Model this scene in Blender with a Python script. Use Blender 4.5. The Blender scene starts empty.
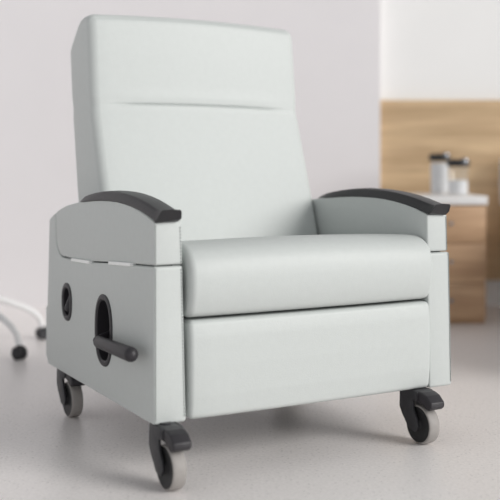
import bpy, bmesh, math, random
from mathutils import Vector, Matrix
random.seed(4)
COL = bpy.context.scene.collection
PI = math.pi

# ------------------------------------------------------------------ materials
def mat(name, col, rough=.5, metal=0, spec=.5, noise=None, bump=None, trans=0, ior=1.45):
    m = bpy.data.materials.new(name); m.use_nodes = True
    nt = m.node_tree; b = nt.nodes['Principled BSDF']
    b.inputs['Base Color'].default_value = (*col, 1)
    b.inputs['Roughness'].default_value = rough
    b.inputs['Metallic'].default_value = metal
    b.inputs['Specular IOR Level'].default_value = spec
    b.inputs['IOR'].default_value = ior
    b.inputs['Transmission Weight'].default_value = trans
    tc = nt.nodes.new('ShaderNodeTexCoord')
    if noise:
        sc, amt = noise
        n = nt.nodes.new('ShaderNodeTexNoise'); n.inputs['Scale'].default_value = sc; n.inputs['Detail'].default_value = 4
        nt.links.new(tc.outputs['Object'], n.inputs['Vector'])
        r = nt.nodes.new('ShaderNodeValToRGB')
        r.color_ramp.elements[0].position = .3; r.color_ramp.elements[1].position = .7
        r.color_ramp.elements[0].color = (*[c * (1 - amt) for c in col], 1)
        r.color_ramp.elements[1].color = (*[min(1, c * (1 + amt)) for c in col], 1)
        nt.links.new(n.outputs['Fac'], r.inputs['Fac']); nt.links.new(r.outputs['Color'], b.inputs['Base Color'])
    if bump:
        sc, st = bump
        v = nt.nodes.new('ShaderNodeTexVoronoi'); v.inputs['Scale'].default_value = sc
        n2 = nt.nodes.new('ShaderNodeTexNoise'); n2.inputs['Scale'].default_value = sc * .6
        nt.links.new(tc.outputs['Object'], v.inputs['Vector']); nt.links.new(tc.outputs['Object'], n2.inputs['Vector'])
        ad = nt.nodes.new('ShaderNodeMath'); ad.operation = 'ADD'
        nt.links.new(v.outputs['Distance'], ad.inputs[0]); nt.links.new(n2.outputs['Fac'], ad.inputs[1])
        bp = nt.nodes.new('ShaderNodeBump'); bp.inputs['Strength'].default_value = st; bp.inputs['Distance'].default_value = .001
        nt.links.new(ad.outputs[0], bp.inputs['Height']); nt.links.new(bp.outputs['Normal'], b.inputs['Normal'])
    return m

def wood(name, c1, c2, scale=1.0):
    m = bpy.data.materials.new(name); m.use_nodes = True
    nt = m.node_tree; b = nt.nodes['Principled BSDF']; b.inputs['Roughness'].default_value = .5
    tc = nt.nodes.new('ShaderNodeTexCoord'); mp = nt.nodes.new('ShaderNodeMapping')
    mp.inputs['Scale'].default_value = (.55 * scale, 3 * scale, 7 * scale)
    nt.links.new(tc.outputs['Object'], mp.inputs['Vector'])
    n = nt.nodes.new('ShaderNodeTexNoise'); n.inputs['Scale'].default_value = 2.2; n.inputs['Detail'].default_value = 6
    n.inputs['Roughness'].default_value = .6; n.inputs['Distortion'].default_value = .6
    nt.links.new(mp.outputs['Vector'], n.inputs['Vector'])
    r = nt.nodes.new('ShaderNodeValToRGB')
    r.color_ramp.elements[0].position = .32; r.color_ramp.elements[0].color = (*c1, 1)
    r.color_ramp.elements[1].position = .68; r.color_ramp.elements[1].color = (*c2, 1)
    nt.links.new(n.outputs['Fac'], r.inputs['Fac']); nt.links.new(r.outputs['Color'], b.inputs['Base Color'])
    return m

VINYL = mat('pale_grey_green_vinyl', (.562, .590, .577), .42, spec=.4, noise=(60, .012), bump=(420, .25))
SEAM = mat('grey_seam_thread', (.42, .44, .43), .8)  # plain darker grey of the seam lines at the panel edges
STITCH = mat('grey_stitching', (.30, .33, .32), .8)
DARKIN = mat('dark_frame', (.06, .065, .065), .8, noise=(20, .1))
CAP = mat('charcoal_polyurethane', (.028, .027, .030), .42, spec=.45, noise=(90, .06), bump=(600, .15))
PLAST = mat('dark_plastic', (.028, .026, .030), .45, noise=(60, .06))
PITMAT = mat('recess_black', (.012, .012, .014), .6, noise=(60, .05))
CAST = mat('caster_plastic', (.032, .032, .036), .42, noise=(60, .06))
DISC = mat('wheel_disc', (.016, .016, .017), .5, noise=(60, .06))
TREAD = mat('grey_rubber_tread', (.33, .31, .295), .55, noise=(80, .05))
STRIP = mat('white_hinge_strip', (.92, .93, .92), .35, noise=(60, .02))
CHROME = mat('chrome', (.33, .34, .36), .22, metal=1, noise=(30, .02))
WHITEP = mat('white_painted_metal', (.86, .86, .86), .35, noise=(30, .02))
WOODH = wood('oak_headboard', (.50, .34, .195), (.76, .56, .34))
WOODN = wood('oak_nightstand', (.39, .23, .13), (.61, .40, .24), 1.3)
WHITE = mat('white_laminate', (.80, .79, .78), .4, noise=(20, .02))
COTTON = mat('white_cotton', (.80, .79, .80), .9, noise=(60, .05))
def glass_mat():
    m = bpy.data.materials.new('clear_jar'); m.use_nodes = True; nt = m.node_tree
    out = nt.nodes['Material Output']; t = nt.nodes.new('ShaderNodeBsdfTransparent'); g = nt.nodes.new('ShaderNodeBsdfGlossy')
    t.inputs['Color'].default_value = (.985, .99, .99, 1); g.inputs['Roughness'].default_value = .05
    mx = nt.nodes.new('ShaderNodeMixShader'); mx.inputs[0].default_value = .07
    nt.links.new(t.outputs[0], mx.inputs[1]); nt.links.new(g.outputs[0], mx.inputs[2]); nt.links.new(mx.outputs[0], out.inputs['Surface'])
    return m
GLASS = glass_mat()
BLACK = mat('black_lid', (.02, .02, .023), .4, noise=(60, .05))
WALL = mat('left_wall_paint', (.79, .765, .775), .9, noise=(3, .01))
WALL2 = mat('alcove_wall_paint', (.87, .865, .855), .9, noise=(3, .01))
SHEET = mat('bed_linen', (.78, .77, .77), .9, noise=(30, .03))
BEDF = mat('grey_bed_frame', (.30, .29, .29), .5, noise=(30, .03))

def floor_mat():
    m = bpy.data.materials.new('speckled_vinyl_floor'); m.use_nodes = True
    nt = m.node_tree; b = nt.nodes['Principled BSDF']
    tc = nt.nodes.new('ShaderNodeTexCoord')
    base = (.89, .85, .835)
    n = nt.nodes.new('ShaderNodeTexNoise'); n.inputs['Scale'].default_value = 120; n.inputs['Detail'].default_value = 3
    v = nt.nodes.new('ShaderNodeTexVoronoi'); v.inputs['Scale'].default_value = 75; v.inputs['Randomness'].default_value = 1
    big = nt.nodes.new('ShaderNodeTexNoise'); big.inputs['Scale'].default_value = 2.0
    for q in (n, v, big): nt.links.new(tc.outputs['Object'], q.inputs['Vector'])
    r = nt.nodes.new('ShaderNodeValToRGB')
    r.color_ramp.elements[0].position = .35; r.color_ramp.elements[0].color = (*[c * .93 for c in base], 1)
    r.color_ramp.elements[1].position = .65; r.color_ramp.elements[1].color = (*[c * 1.05 for c in base], 1)
    nt.links.new(n.outputs['Fac'], r.inputs['Fac'])
    # speckles: cells whose random colour is low get a dark fleck at the centre
    sep = nt.nodes.new('ShaderNodeSeparateColor'); nt.links.new(v.outputs['Color'], sep.inputs['Color'])
    lt = nt.nodes.new('ShaderNodeMath'); lt.operation = 'LESS_THAN'; lt.inputs[1].default_value = .55
    nt.links.new(sep.outputs['Red'], lt.inputs[0])
    d = nt.nodes.new('ShaderNodeMath'); d.operation = 'LESS_THAN'; d.inputs[1].default_value = .22
    nt.links.new(v.outputs['Distance'], d.inputs[0])
    mu = nt.nodes.new('ShaderNodeMath'); mu.operation = 'MULTIPLY'
    nt.links.new(lt.outputs[0], mu.inputs[0]); nt.links.new(d.outputs[0], mu.inputs[1])
    m2 = nt.nodes.new('ShaderNodeMath'); m2.operation = 'MULTIPLY'; m2.inputs[1].default_value = .30
    nt.links.new(mu.outputs[0], m2.inputs[0])
    mix = nt.nodes.new('ShaderNodeMix'); mix.data_type = 'RGBA'
    nt.links.new(m2.outputs[0], mix.inputs['Factor']); nt.links.new(r.outputs['Color'], mix.inputs['A'])
    mix.inputs['B'].default_value = (.33, .31, .305, 1)
    nt.links.new(mix.outputs['Result'], b.inputs['Base Color'])
    b.inputs['Roughness'].default_value = .32; b.inputs['Specular IOR Level'].default_value = .45
    return m
FLOOR = floor_mat()

# ------------------------------------------------------------------ object helpers
def obj(name, bm, m, parent=None, smooth=35, loc=None):
    bmesh.ops.recalc_face_normals(bm, faces=bm.faces[:])
    me = bpy.data.meshes.new(name); bm.to_mesh(me); bm.free()
    me.materials.append(m)
    for p in me.polygons: p.use_smooth = True
    if smooth is not None: me.set_sharp_from_angle(angle=math.radians(smooth))
    o = bpy.data.objects.new(name, me); COL.objects.link(o)
    if parent: o.parent = parent
    if loc: o.location = loc
    return o
def empty(name, label, cat, loc=(0, 0, 0), rz=0, group=None):
    o = bpy.data.objects.new(name, None); COL.objects.link(o); o.empty_display_size = .1
    o.location = loc; o.rotation_euler = (0, 0, rz); o['label'] = label; o['category'] = cat
    if group: o['group'] = group
    return o
def struct(name, bm, m):
    o = obj(name, bm, m, smooth=30); o['kind'] = 'structure'; return o
def box(bm, x0, x1, y0, y1, z0, z1, bev=0, seg=2):
    r = bmesh.ops.create_cube(bm, size=1)
    vs = r['verts']
    for v in vs:
        v.co = Vector(((x0 + x1) / 2 + v.co.x * (x1 - x0), (y0 + y1) / 2 + v.co.y * (y1 - y0), (z0 + z1) / 2 + v.co.z * (z1 - z0)))
    if bev:
        es = {e for v in vs for e in v.link_edges}
        bmesh.ops.bevel(bm, geom=list(es), offset=bev, segments=seg, profile=.5, affect='EDGES')
    return bm
def roundpoly(pts, rad, seg=6):
    """pts list of (a,b); rad scalar or per-point list. fillet corners."""
    n = len(pts); out = []
    for i in range(n):
        p = Vector(pts[i]); a = Vector(pts[i - 1]); c = Vector(pts[(i + 1) % n])
        r = rad[i] if isinstance(rad, (list, tuple)) else rad
        if r <= 0: out.append(p.copy()); continue
        u = (a - p).normalized(); w = (c - p).normalized()
        ang = u.angle(w)
        if ang > PI - .02: out.append(p.copy()); continue
        t = min(r / math.tan(ang / 2), (a - p).length * .49, (c - p).length * .49)
        rr = t * math.tan(ang / 2)
        ctr = p + (u + w).normalized() * (rr / math.sin(ang / 2))
        s = p + u * t - ctr; e = p + w * t - ctr
        tot = s.angle(e); sg = 1 if s.x * e.y - s.y * e.x > 0 else -1
        k = max(2, int(seg * tot / (PI / 2)) + 1)
        for j in range(k + 1):
            th = sg * tot * j / k
            out.append(ctr + Vector((s.x * math.cos(th) - s.y * math.sin(th), s.x * math.sin(th) + s.y * math.cos(th))))
    return out
def inset(P, d):
    n = len(P); area = sum(P[i].x * P[(i + 1) % n].y - P[(i + 1) % n].x * P[i].y for i in range(n))
    sg = 1 if area > 0 else -1; out = []
    for i in range(n):
        e1 = (P[i] - P[i - 1]); e2 = (P[(i + 1) % n] - P[i])
        if e1.length < 1e-9: e1 = e2
        if e2.length < 1e-9: e2 = e1
        n1 = Vector((-e1.y, e1.x)).normalized() * sg; n2 = Vector((-e2.y, e2.x)).normalized() * sg
        nn = (n1 + n2).normalized()
        out.append(P[i] + nn * (d / max(.5, nn.dot(n1))))
    return out
def densify(P, step):
    out = []
    for i in range(len(P)):
        a = P[i]; b = P[(i + 1) % len(P)]; k = max(1, int((b - a).length / step))
        for j in range(k): out.append(a.lerp(b, j / k))
    return out
def smooth(P, it):
    for _ in range(it):
        P = [(P[i - 1] + P[i] * 2 + P[(i + 1) % len(P)]) / 4 for i in range(len(P))]
    return P
def pillow(prof, x0, x1, r, seg=5, mid=1, bm=None, fn=None):
    """extrude a (y,z) profile along x with rounded end edges of radius r"""
    bm = bm or bmesh.new(); st = []
    for j in range(seg + 1):
        th = PI / 2 * j / seg
        st.append((x0 + r * (1 - math.sin(th)), r * (1 - math.cos(th))))
    st = st[::-1]            # j=seg -> x0, inset r
    st = [(x0 + r * (1 - math.cos(PI / 2 * j / seg)), r * (1 - math.sin(PI / 2 * j / seg))) for j in range(seg + 1)]
    mids = [(x0 + r + (x1 - x0 - 2 * r) * k / mid, 0) for k in range(1, mid)]
    end = [(x0 + x1 - x, d) for x, d in reversed(st)]
    rings = []
    for x, d in st + mids + end:
        q = inset(prof, d) if d > 1e-7 else prof
        rings.append([bm.verts.new((x, p.x, p.y)) for p in q])
    n = len(prof)
    for a, b in zip(rings, rings[1:]):
        for i in range(n):
            bm.faces.new((a[i], a[(i + 1) % n], b[(i + 1) % n], b[i]))
    bm.faces.new(rings[0][::-1]); bm.faces.new(rings[-1])
    if fn:
        for v in bm.verts: v.co = Vector(fn(v.co))
    return bm
def tube(bm, pts, rads, n=10, caps=True):
    pts = [Vector(p) for p in pts]
    if not isinstance(rads, (list, tuple)): rads = [rads] * len(pts)
    rings = []; up = Vector((0, 0, 1)); prev = None
    for i, p in enumerate(pts):
        t = (pts[min(i + 1, len(pts) - 1)] - pts[max(i - 1, 0)]).normalized()
        if prev is None:
            a = t.cross(up if abs(t.z) < .9 else Vector((1, 0, 0))).normalized()
        else:
            a = (prev - t * prev.dot(t)).normalized()
        prev = a; b = t.cross(a)
        rings.append([bm.verts.new(p + (a * math.cos(2 * PI * k / n) + b * math.sin(2 * PI * k / n)) * rads[i]) for k in range(n)])
    for a, b in zip(rings, rings[1:]):
        for i in range(n): bm.faces.new((a[i], a[(i + 1) % n], b[(i + 1) % n], b[i]))
    if caps: bm.faces.new(rings[0][::-1]); bm.faces.new(rings[-1])
    return bm
def capsule(bm, a, b, r0, r1, n=16):
    a = Vector(a); b = Vector(b); d = (b - a).normalized(); pts = []; rs = []
    for j in range(6):
        th = PI / 2 * j / 5 * .98 + .03; pts.append(a - d * r0 * math.cos(th)); rs.append(r0 * math.sin(th))
    for j in range(6):
        th = PI / 2 * j / 5 * .98; pts.append(b + d * r1 * math.sin(th)); rs.append(max(r1 * math.cos(th), .0008))
    return tube(bm, pts, rs, n)
def lathe(bm, prof, axis='z', n=32, c=(0, 0, 0)):
    """prof = [(radius, height)], closed at ends with r=0"""
    c = Vector(c); rings = []
    for r, h in prof:
        if r < 1e-6:
            p = Vector((h, 0, 0)) if axis == 'x' else Vector((0, 0, h)); rings.append([bm.verts.new(c + p)]); continue
        ring = []
        for k in range(n):
            a, b = r * math.cos(2 * PI * k / n), r * math.sin(2 * PI * k / n)
            p = Vector((h, a, b)) if axis == 'x' else Vector((a, b, h)); ring.append(bm.verts.new(c + p))
        rings.append(ring)
    for a, b in zip(rings, rings[1:]):
        for i in range(n):
            j = (i + 1) % n
            if len(a) == 1 and len(b) == 1: continue
            if len(a) == 1: bm.faces.new((a[0], b[j], b[i]))
            elif len(b) == 1: bm.faces.new((a[i], a[j], b[0]))
            else: bm.faces.new((a[i], a[j], b[j], b[i]))
    return bm
def copy_tree(o, parent=None):
    c = o.copy(); COL.objects.link(c)
    if parent: c.parent = parent
    for ch in [x for x in o.children]: copy_tree(ch, c)
    return c

# ------------------------------------------------------------------ the room
bm = bmesh.new(); box(bm, -4.5, 4.5, -2.5, 5.35, -.06, 0); struct('floor', bm, FLOOR)
WX = .703
bm = bmesh.new(); box(bm, -4.5, WX, 5.20, 5.35, 0, 3.0); struct('wall_left', bm, WALL)
bm = bmesh.new(); box(bm, WX, 4.5, 5.291, 5.35, 0, 3.0); struct('wall_back', bm, WALL2)

# ------------------------------------------------------------------ the recliner
CH = empty('recliner_chair', 'large pale grey green vinyl medical recliner with charcoal armrests on four wheels', 'recliner', (-.221, 2.24, 0), math.radians(28.7))

# --- arm side bodies -------------------------------------------------------
arm_top = [(0, .616), (.05, .631), (.095, .641), (.143, .649), (.19, .6545), (.24, .6575), (.30, .6585), (.36, .6575), (.42, .6555), (.48, .652), (.54, .6475), (.60, .641), (.66, .633), (.70, .625), (.742, .6145)]
seam = [(0, .5135), (.15, .5055), (.30, .497), (.43, .488), (.58, .4825), (.655, .4815)]
low_prof = roundpoly([(0, .1415)] + [(0, .512)] + [(a, b - .0015) for a, b in seam[1:-1]] + [(.750, .479), (.7575, .6095), (.819, .588), (.851, .17), (.835, .1405)],
                     [.008, .008] + [0] * (len(seam) - 2) + [.085, .006, .012, .02, .012])
up_prof = roundpoly([(a, b + .0015) for a, b in seam[:-1]] + [(.746, .4835), (.7535, .608)] + arm_top[::-1],
                    [.006] + [0] * (len(seam) - 2) + [.085, .006] + [0] * (len(arm_top) - 1) + [.006])
def k(z): return (z - .149) / .467
def L(co): z = co.z; return (-.0025 + co.x * (.0825 - .012 * k(z)) / .077, co.y, z)
def R(co):
    z = co.z; xi = .811 - .009 * k(z); xo = .8895 - .0115 * k(z) - (.006 if z > .5127 else 0)
    return (xo - co.x * (xo - xi) / .077, co.y, z)
def front_seam(fn, z0, z1, y=-.0006):
    bm = bmesh.new(); pts = []
    for j in range(8):
        z = z0 + (z1 - z0) * j / 7; pts.append(fn(Vector((.0045, y, z))))
    tube(bm, pts, .0014, 6); return bm
def stitches(fn, z0, z1, x=.0725):
    bm = bmesh.new(); z = z0
    while z < z1:
        a = fn(Vector((x, -.0008, z))); b = fn(Vector((x, -.0008, z + .0045)))
        tube(bm, [a, b], .0012, 6); z += .0080
    return bm
def cutter(cy, cz, ry, rz_):
    bm = bmesh.new(); prof = stadium(cy, cz, ry, rz_); pillow(prof, -.02, .04, .0005, 1, bm=bm)
    bmesh.ops.recalc_face_normals(bm, faces=bm.faces[:])
    me = bpy.data.meshes.new('c'); bm.to_mesh(me); bm.free()
    o = bpy.data.objects.new('c', me); COL.objects.link(o); o.parent = CH; return o
def stadium(cy, cz, ry, rz_, n=40):
    out = []; p = 2.35
    for i in range(n):
        t = 2 * PI * i / n; c, s = math.cos(t), math.sin(t)
        out.append(Vector((cy + ry * math.copysign(abs(c) ** (2 / p), c), cz + rz_ * math.copysign(abs(s) ** (2 / p), s))))
    return out
OV = [(.336, .316, .066, .0955), (.644, .354, .046, .056)]
for side, fn in (('L', L), ('R', R)):
    stx_ = .0725 if side == 'L' else .0045
    low = obj('side_panel', pillow(low_prof, 0, .077, .005, 4, fn=fn), VINYL, CH)
    if side == 'L':
        cs = [cutter(c[0], c[1], c[2] - .010, c[3] - .010) for c in OV]
        for c in cs:
            md = low.modifiers.new('b', 'BOOLEAN'); md.object = c; md.operation = 'DIFFERENCE'; md.solver = 'EXACT'
        bpy.context.view_layer.update()
        dg = bpy.context.evaluated_depsgraph_get()
        me = bpy.data.meshes.new_from_object(low.evaluated_get(dg))
        low.modifiers.clear(); low.data = me
        for c in cs: bpy.data.objects.remove(c)
        me.set_sharp_from_angle(angle=math.radians(35))
    obj('stitching', stitches(fn, .156, .508, stx_), STITCH, low)
    obj('seam_piping', front_seam(fn, .153, .509), SEAM, low)
    up = obj('arm_panel', pillow(up_prof, 0, .077, .005, 4, fn=fn), VINYL, CH)
    obj('stitching', stitches(fn, .519, .606, stx_), STITCH, up)
    obj('seam_piping', front_seam(fn, .518, .610), SEAM, up)
    # hidden core that closes the seam between the two panels
    core = roundpoly([(.02, .40), (.02, .60), (.2, .63), (.5, .63), (.73, .59), (.80, .55), (.80, .40)], .01)
    obj('inner_core', pillow(core, .012, .06, .003, 2, fn=fn), DARKIN, CH)
    # bolt-on white hinge strips in the seam
    for (y0, y1, z0, z1) in ((.437, .592, .4865, .4815), (.134, .288, .5060, .4975)):
        bm = bmesh.new(); h = .0042
        pr = roundpoly([(y0, z0 - h if 0 else (z0 + z1) / 2 + (.0 if 0 else (z0 - z1) / 2) - h), (y1, (z1 if 1 else 0) - h), (y1, z1 + h), (y0, z0 + h)], .003)
        pillow(pr, -.0065, .01, .001, 2, bm=bm, fn=fn)
        h_ = obj('hinge_strip', bm, STRIP, up); h_['label'] = 'short white hinge strip in the arm seam'
    # armrest cap
    bm = bmesh.new(); rings = []
    ca = [(-.030, .6165 + .012), (-.02, .622), (0, .6265), (.05, .6365), (.095, .6455), (.143, .6525), (.19, .6575), (.24, .661), (.30, .6625), (.36, .662), (.42, .6595), (.47, .656), (.51, .6525), (.55, .6485), (.582, .645)]
    for y, zb in ca:
        zb -= .006
        t = .0262 if y < .3 else .0262 - .013 * ((y - .3) / .285) ** 1.4
        hw = .031 + .002 * min(1, max(0, (y - .0) / .3))
        if y > .48: hw *= (1 - ((y - .48) / .103) ** 2 * .5); t *= (1 - ((y - .48) / .103) ** 2 * .35)
        cx = .0305
        yt = y
        sec = [(-hw + .002, 0), (-hw, .003), (-hw + .0045, t - .004), (-hw + .0085, t), (0, t + .0015), (hw - .0085, t), (hw - .0045, t - .004), (hw, .003), (hw - .002, 0)]
        ring = []
        for (dx, dz) in sec:
            yy = y
            if y < .001:      # undercut nose
                yy = y
            ring.append(Vector((cx + dx, yy, zb + dz)))
        rings.append(ring)
    # nose: lower edge pulled back, top edge dropped
    n0 = rings[0]
    for i, v in enumerate(n0):
        dz = v.z - min(q.z for q in n0); v.y = -.006 - .024 * min(1, dz / .022)
        v.z = .6135 + dz * .90
    for i, v in enumerate(rings[1]):
        dz = v.z - min(q.z for q in rings[1]); v.y = -.002 - .018 * min(1, dz / .022); v.z = .6145 + dz * .98
    for v in rings[2]: v.y = .006
    lx = [[bm.verts.new((v.x, v.y, v.z)) for v in r] for r in rings]
    for a, b in zip(lx, lx[1:]):
        for i in range(len(a)): bm.faces.new((a[i], a[(i + 1) % len(a)], b[(i + 1) % len(a)], b[i]))
    bm.faces.new(lx[0][::-1]); bm.faces.new(lx[-1])
    if side == 'R':
        for v in bm.verts: v.co.x = .8335 - (v.co.x - .0305)
    else:
        for v in bm.verts: v.co.x -= .002
    cap = obj('armrest_cap', bm, CAP, CH, smooth=None)
    cap['label'] = 'charcoal curved armrest cap'
    md = cap.modifiers.new('bev', 'BEVEL'); md.width = .002; md.segments = 2; md.limit_method = 'ANGLE'; md.angle_limit = math.radians(30)
    cap.data.set_sharp_from_angle(angle=math.radians(50))

# --- seat cushion ----------------------------------------------------------
SX0, SX1 = .0825, .8065
def crown(co):
    u = (co.x - (SX0 + SX1) / 2) / ((SX1 - SX0) / 2); s = max(0, 1 - u * u)
    return (co.x, co.y - .010 * s * max(0, min(1, (.10 - co.y) / .1)), co.z + .008 * s * max(0, min(1, (co.z - .45) / .1)))
cp = [(-.008, .392), (-.020, .42), (-.0265, .45), (-.0275, .48), (-.023, .51), (-.012, .533), (.008, .550), (.035, .558), (.08, .5585), (.18, .551), (.35, .537), (.56, .520), (.56, .40), (.30, .390), (.02, .3835)]
cprof = densify(roundpoly(cp, [.012, .05, .05, .05, .04, .03, .03, .03, .1, 0, 0, .02, .02, 0, .014]), .006)
cprof = smooth(cprof, 10)
seat = obj('seat_cushion', pillow(cprof, SX0, SX1, .015, 7, 16, fn=crown), VINYL, CH, smooth=60)

# --- leg rest --------------------------------------------------------------
lp = densify(roundpoly([(-.004, .1445), (-.010, .20), (-.0115, .27), (-.010, .34), (-.004, .3795), (.06, .3795), (.06, .1445)], [.014, .1, .1, .1, .014, .014, .014]), .012)
def lcrown(co):
    u = (co.x - .4425) / .363; s = max(0, 1 - u * u)
    return (co.x, co.y - (.006 * s if co.y < .03 else 0), co.z)
obj('leg_rest', pillow(lp, .0865, .809, .012, 6, 12, fn=lcrown), VINYL, CH, smooth=60)
bm = bmesh.new(); box(bm, .079, .806, .064, .80, .17, .39, .01); obj('base_frame', bm, DARKIN, CH)
bm = bmesh.new(); box(bm, .002, .882, .846, .872, .155, .317, .008, 3); obj('back_panel', bm, VINYL, CH)

# --- backrest --------------------------------------------------------------
bp = [(.498, .43), (.531, .53), (.580, .68), (.633, .83), (.6635, .918), (.667, .9335), (.6685, .947), (.6725, .985), (.683, 1.09), (.6905, 1.155),
      (.697, 1.210), (.79, 1.212), (.893, 1.122), (.868, .94), (.815, .667), (.765, .43)]
bprof = densify(roundpoly(bp, [.03, .2, .2, .1, .02, .02, .02, .05, .1, .1, .035, .07, .035, .2, .2, .03]), .003)
bprof = smooth(bprof, 16)
BC, BW = .4420, .3620
def bcrown(co):
    x, y, z = co; u = (x - BC) / BW; s = max(0, 1 - u * u)
    top = min(1, max(0, (z - .75) / .3))
    w = 1 - .004 * min(1, max(0, (z - .60) / .5))          # a little narrower at the top
    pinch = 1 - .006 * math.exp(-((z - .933) / .02) ** 2)
    x = BC + (x - BC) * w * pinch
    fr = 1 if y < .70 else .0
    if fr:
        fade = max(0, min(1, (.86 - abs(u)) / .25)); dz = z - .934
        y += fade * (.0060 * math.exp(-(dz / .0026) ** 2) - (.0018 * math.exp(-((dz - .022) / .018) ** 2)))
    return (x, y - .012 * s * fr, z + .010 * s * top)
back = obj('backrest', pillow(bprof, BC - BW, BC + BW, .027, 8, 20, fn=bcrown), VINYL, CH, smooth=60)

# --- recesses and lever on the left side -----------------------------------
for i, (cy, cz, ry, rz_) in enumerate(OV):
    bm = bmesh.new(); rings = []
    def stx(d, x): return [bm.verts.new((x, p.x, p.y)) for p in stadium(cy, cz, ry - d, rz_ - d)]
    rr = [stx(0, .001), stx(.001, -.004), stx(.005, -.0065), stx(.012, -.0065), stx(.0165, -.003), stx(.0165, .034)]
    for a, b in zip(rr, rr[1:]):
        for j in range(len(a)): bm.faces.new((a[j], a[(j + 1) % len(a)], b[(j + 1) % len(a)], b[j]))
    bez = obj('recess_bezel', bm, PLAST, CH); bez['label'] = 'dark oval bezel of a side recess'
    bm = bmesh.new(); f = [bm.verts.new((.033, p.x, p.y)) for p in stadium(cy, cz, ry - .014, rz_ - .014)]
    g = [bm.verts.new((.037, v.co.y, v.co.z)) for v in f]
    bm.faces.new(f); bm.faces.new(g[::-1])
    for j in range(len(f)): bm.faces.new((f[j], f[(j + 1) % len(f)], g[(j + 1) % len(f)], g[j]))
    obj('recess_floor', bm, PITMAT, bez)
    if i == 1:
        bm = bmesh.new(); capsule(bm, (.016, cy - .004, cz + .022), (.002, cy - .004, cz - .016), .011, .013); obj('release_latch', bm, PLAST, bez)
bm = bmesh.new(); capsule(bm, (-.038, .272, .298), (-.042, .046, .3045), .0155, .0180, 20)
lever = obj('lever_handle', bm, PLAST, CH, smooth=60); lever['label'] = 'dark bar shaped recline lever'
bm = bmesh.new(); tube(bm, [(-.036, .30, .297), (-.010, .325, .300), (.033, .335, .31)], [.010, .010, .010], 12); obj('lever_arm', bm, PLAST, lever)

# --- casters ---------------------------------------------------------------
def caster(x, y):
    def P(co): return (co.x, co.y, co.z)
    bm = bmesh.new()
    plate = roundpoly([(.064, .1445), (.066, .092), (.054, .072), (.024, .038), (-.002, .034), (-.014, .049), (-.008, .070), (.006, .094), (.010, .114), (-.006, .128), (-.006, .1445)], .008, 4)
    pillow(plate, -.0285, -.0212, .0015, 2, bm=bm); pillow(plate, .0212, .0285, .0015, 2, bm=bm)
    top = roundpoly([(.064, .1445), (.064, .118), (.020, .116), (-.010, .118), (-.010, .1445)], .005, 3)
    pillow(top, -.0275, .0275, .002, 2, bm=bm)
    tube(bm, [(0, .035, .140), (0, .035, .1475)], .014, 14)
    f = obj('caster', bm, CAST, CH, loc=(x, y, 0)); f['label'] = 'caster with dark fork and grey wheel'
    bm = bmesh.new()
    pr = [(.0455, -.0168), (.0485, -.0172), (.0508, -.0160), (.0522, -.0125), (.0527, -.006), (.0527, .006), (.0522, .0125), (.0508, .0160), (.0485, .0172), (.0455, .0168)]
    lathe(bm, pr + [pr[0]], 'x', 48, (0, 0, .0527)); bmesh.ops.remove_doubles(bm, verts=bm.verts[:], dist=1e-5)
    obj('wheel_tread', bm, TREAD, f, smooth=40)
    bm = bmesh.new(); lathe(bm, [(0, -.0200), (.012, -.0200), (.015, -.0175), (.034, -.0160), (.040, -.0178), (.0475, -.0175), (.0475, .0175), (.040, .0178), (.034, .0160), (.015, .0175), (.012, .0200), (0, .0200)], 'x', 40, (0, 0, .0527))
    obj('wheel_hub', bm, DISC, f)
    bm = bmesh.new()
    pd = roundpoly([(.030, .1445), (-.024, .1440), (-.044, .138), (-.063, .122), (-.063, .109), (-.052, .1005), (-.040, .102), (-.026, .111), (-.008, .115), (.03, .118)], .006, 5)
    pillow(pd, -.0235, .0235, .004, 3, bm=bm)
    pr_ = roundpoly([(-.030, .1465), (-.050, .1405), (-.070, .123), (-.066, .120), (-.046, .132), (-.03, .139)], .002, 2)
    p = obj('brake_pedal', bm, PLAST, f)
    return f
for (x, y) in ((.026, -.034), (.037, .715), (.776, -.014), (.80, .72)):
    caster(x, y)

# ------------------------------------------------------------------ headboard, nightstand, jars, bed
bm = bmesh.new(); box(bm, .706, 3.2, 5.25, 5.29, .14, 1.122, .003)
hb = obj('wooden_headboard', bm, WOODH); hb['label'] = 'wide oak panel headboard mounted on the white wall behind the jars'; hb['category'] = 'headboard'

NS = empty('nightstand', 'narrow oak nightstand with white top and drawers behind the recliner', 'nightstand', (.95, 4.90, 0))
nx0, nx1, ny0, ny1 = -.165, .186, -.28, .33
bm = bmesh.new(); box(bm, nx0 + .004, nx1 - .004, ny0 + .022, ny1, .0, .572, .003); obj('cabinet_body', bm, WOODN, NS)
bm = bmesh.new(); box(bm, nx0 - .004, nx1 + .004, ny0 - .006, ny1, .573, .615, .004, 3); obj('white_top', bm, WHITE, NS)['label'] = 'white laminate top'
zz = [.020, .200, .386, .569]
for a, b in zip(zz, zz[1:]):
    bm = bmesh.new(); box(bm, nx0 + .004, nx1 - .004, ny0, ny0 + .02, a + .002, b - .002, .002); d = obj('drawer', bm, WOODN, NS)
    bm = bmesh.new(); zc = b - .085
    lathe(bm, [(0, -.022), (.008, -.022), (.010, -.019), (.009, -.014), (.004, -.011), (.004, 0), (0, 0)], 'x', 20)
    bm.transform(Matrix.Translation((.012, ny0, zc)) @ Matrix.Rotation(PI / 2, 4, 'Z'))
    obj('drawer_knob', bm, CHROME, d)

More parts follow.
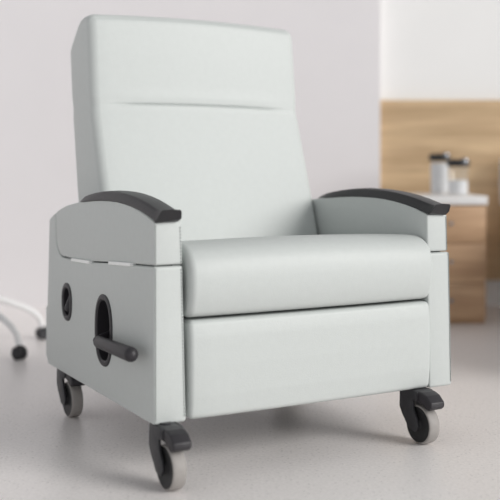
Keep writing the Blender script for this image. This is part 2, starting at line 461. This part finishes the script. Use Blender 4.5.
def jar(name, x, y, r, h, fill, label):
    j = empty(name, label, 'jar', (x, y, .615))
    bm = bmesh.new()
    lathe(bm, [(0, 0), (r - .004, 0), (r, .004), (r, h - .004), (r - .003, h), (r - .004, h - .002), (r - .004, .006), (0, .006)], 'z', 40)
    obj('glass_body', bm, GLASS, j)
    bm = bmesh.new(); rc = r - .0052
    lathe(bm, [(0, .0075), (rc, .0075), (rc, fill - .006), (rc * .8, fill), (rc * .3, fill - .004), (0, fill + .002)], 'z', 32)
    obj('cotton_filling', bm, COTTON, j)
    bm = bmesh.new(); lathe(bm, [(0, h + .0005), (r + .003, h + .0005), (r + .004, h + .004), (r + .004, h + .030), (r - .001, h + .036), (0, h + .037)], 'z', 40)
    l = obj('black_lid', bm, BLACK, j)
    bm = bmesh.new(); q = h + .004
    lathe(bm, [(0, q), (.010, q), (.015, q + .006), (.017, q + .018), (.017, q + .030), (.012, q + .038), (0, q + .040)], 'z', 28, (r * .45, -r * .72, 0))
    obj('chrome_clasp', bm, CHROME, l)
    return j
jar('storage_jar', .975, 4.95, .050, .172, .162, 'taller glass jar filled with white cotton, left one on the nightstand')
jar('storage_jar', 1.037, 4.80, .052, .142, .075, 'shorter half filled glass jar with black lid, right one on the nightstand')

BD = empty('bed', 'bed with white mattress at the far right edge beside the nightstand', 'bed', (1.875, 4.18, 0))
bm = bmesh.new(); pillow(roundpoly([(-1.03, .33), (-1.03, .52), (1.03, .53), (1.03, .33)], .05), -.515, .515, .04, 5, bm=bm); obj('mattress', bm, SHEET, BD, smooth=60)
bm = bmesh.new(); box(bm, -.50, .50, -1.02, 1.02, .24, .325, .01); obj('bed_frame', bm, BEDF, BD)
for sx in (-1, 1):
    for sy in (-1, 1):
        bm = bmesh.new(); tube(bm, [(sx * .45, sy * .92, 0), (sx * .45, sy * .92, .25)], .03, 16); obj('leg', bm, BEDF, BD)

bm = bmesh.new(); pr = smooth(densify(roundpoly([(-.07, .0), (-.085, .14), (-.06, .29), (.02, .29), (.05, .14), (.035, .0)], .03), .01), 10)
pillow(pr, -.34, .34, .04, 6, bm=bm)
pw = obj('pillow', bm, SHEET, smooth=60, loc=(1.685, 5.19, .532)); pw['label'] = 'white pillow propped upright on the bed against the oak headboard'; pw['category'] = 'pillow'

# ------------------------------------------------------------------ rolling stool at the left edge
SB = empty('rolling_stool', 'white metal five-legged rolling stool with black casters, its legs reaching in at the left edge', 'stool', (-1.220, 3.975, 0))
bm = bmesh.new(); tube(bm, [(0, 0, .18), (0, 0, .32)], .028, 20); tube(bm, [(0, 0, .295), (0, 0, .44)], .016, 16); obj('column', bm, WHITEP, SB)
bm = bmesh.new(); lathe(bm, [(0, .44), (.10, .44), (.15, .450), (.165, .475), (.155, .495), (0, .50)], 'z', 40); obj('seat', bm, PLAST, SB)
for i in range(5):
    a = math.radians(36 + 72 * i) + .02
    c, s = math.cos(a), math.sin(a)
    bm = bmesh.new(); pts = []; rs = []
    for (r, z, q) in ((.02, .242, .019), (.10, .222, .0175), (.20, .190, .015), (.30, .150, .013), (.345, .126, .0125), (.376, .098, .012), (.388, .066, .013), (.392, .050, .0125)):
        pts.append((c * r, s * r, z)); rs.append(q)
    tube(bm, pts, rs, 14); lg = obj('leg', bm, WHITEP, SB, smooth=60)
    bm = bmesh.new(); t = Vector((-s, c, 0)); x0 = Vector((c * .392, s * .392, .0265))
    for sg in (-1, 1):
        pts = [x0 + t * (sg * w) for w in (.003, .005, .018, .0225)]
        tube(bm, pts, [.024, .0265, .0265, .021], 24)
    tube(bm, [x0 + Vector((0, 0, -.004)), x0 + Vector((0, 0, .032))], [.012, .013], 12)
    obj('caster', bm, BLACK, lg)

# ------------------------------------------------------------------ light
w = bpy.data.worlds.new('World'); bpy.context.scene.world = w; w.use_nodes = True
nt = w.node_tree; bg = nt.nodes['Background']; bg.inputs['Strength'].default_value = 1
tc = nt.nodes.new('ShaderNodeTexCoord'); sx = nt.nodes.new('ShaderNodeSeparateXYZ'); rp = nt.nodes.new('ShaderNodeValToRGB')
nt.links.new(tc.outputs['Generated'], sx.inputs[0]); nt.links.new(sx.outputs['Z'], rp.inputs['Fac']); nt.links.new(rp.outputs['Color'], bg.inputs['Color'])
rp.color_ramp.elements[0].position = .05; rp.color_ramp.elements[0].color = (.84, .84, .855, 1)
rp.color_ramp.elements[1].position = .75; rp.color_ramp.elements[1].color = (.27, .275, .28, 1)
def area(name, loc, tgt, sx, sy, power, col=(1, 1, 1)):
    l = bpy.data.lights.new(name, 'AREA'); l.shape = 'RECTANGLE'; l.size = sx; l.size_y = sy; l.energy = power; l.color = col
    o = bpy.data.objects.new(name, l); COL.objects.link(o); o.location = loc
    o.rotation_euler = (Vector(tgt) - Vector(loc)).to_track_quat('-Z', 'Y').to_euler(); return o
sl = bpy.data.lights.new('daylight', 'SUN'); sl.energy = 2.32; sl.angle = math.radians(30); sl.color = (1, .985, .96)
so = bpy.data.objects.new('daylight', sl); COL.objects.link(so); so.location = (3, -3, 4)
so.rotation_euler = Vector((-.84, .45, -.42)).to_track_quat('-Z', 'Y').to_euler()

# ------------------------------------------------------------------ camera
cd = bpy.data.cameras.new('camera'); cam = bpy.data.objects.new('camera', cd); COL.objects.link(cam)
cam.location = (0, 0, .735); cam.rotation_euler = (PI / 2, 0, 0)
cd.sensor_width = 36; cd.lens = 963 / 500 * 36; cd.shift_y = -.158; cd.clip_start = .05
cd.dof.use_dof = True; cd.dof.focus_distance = 2.55; cd.dof.aperture_fstop = cd.lens / 1000 / .037
sc = bpy.context.scene; sc.camera = cam
sc.view_settings.view_transform = 'Standard'; sc.view_settings.look = 'None'; sc.view_settings.gamma = 1
sc.view_settings.exposure = 0; sc.view_settings.use_curve_mapping = False
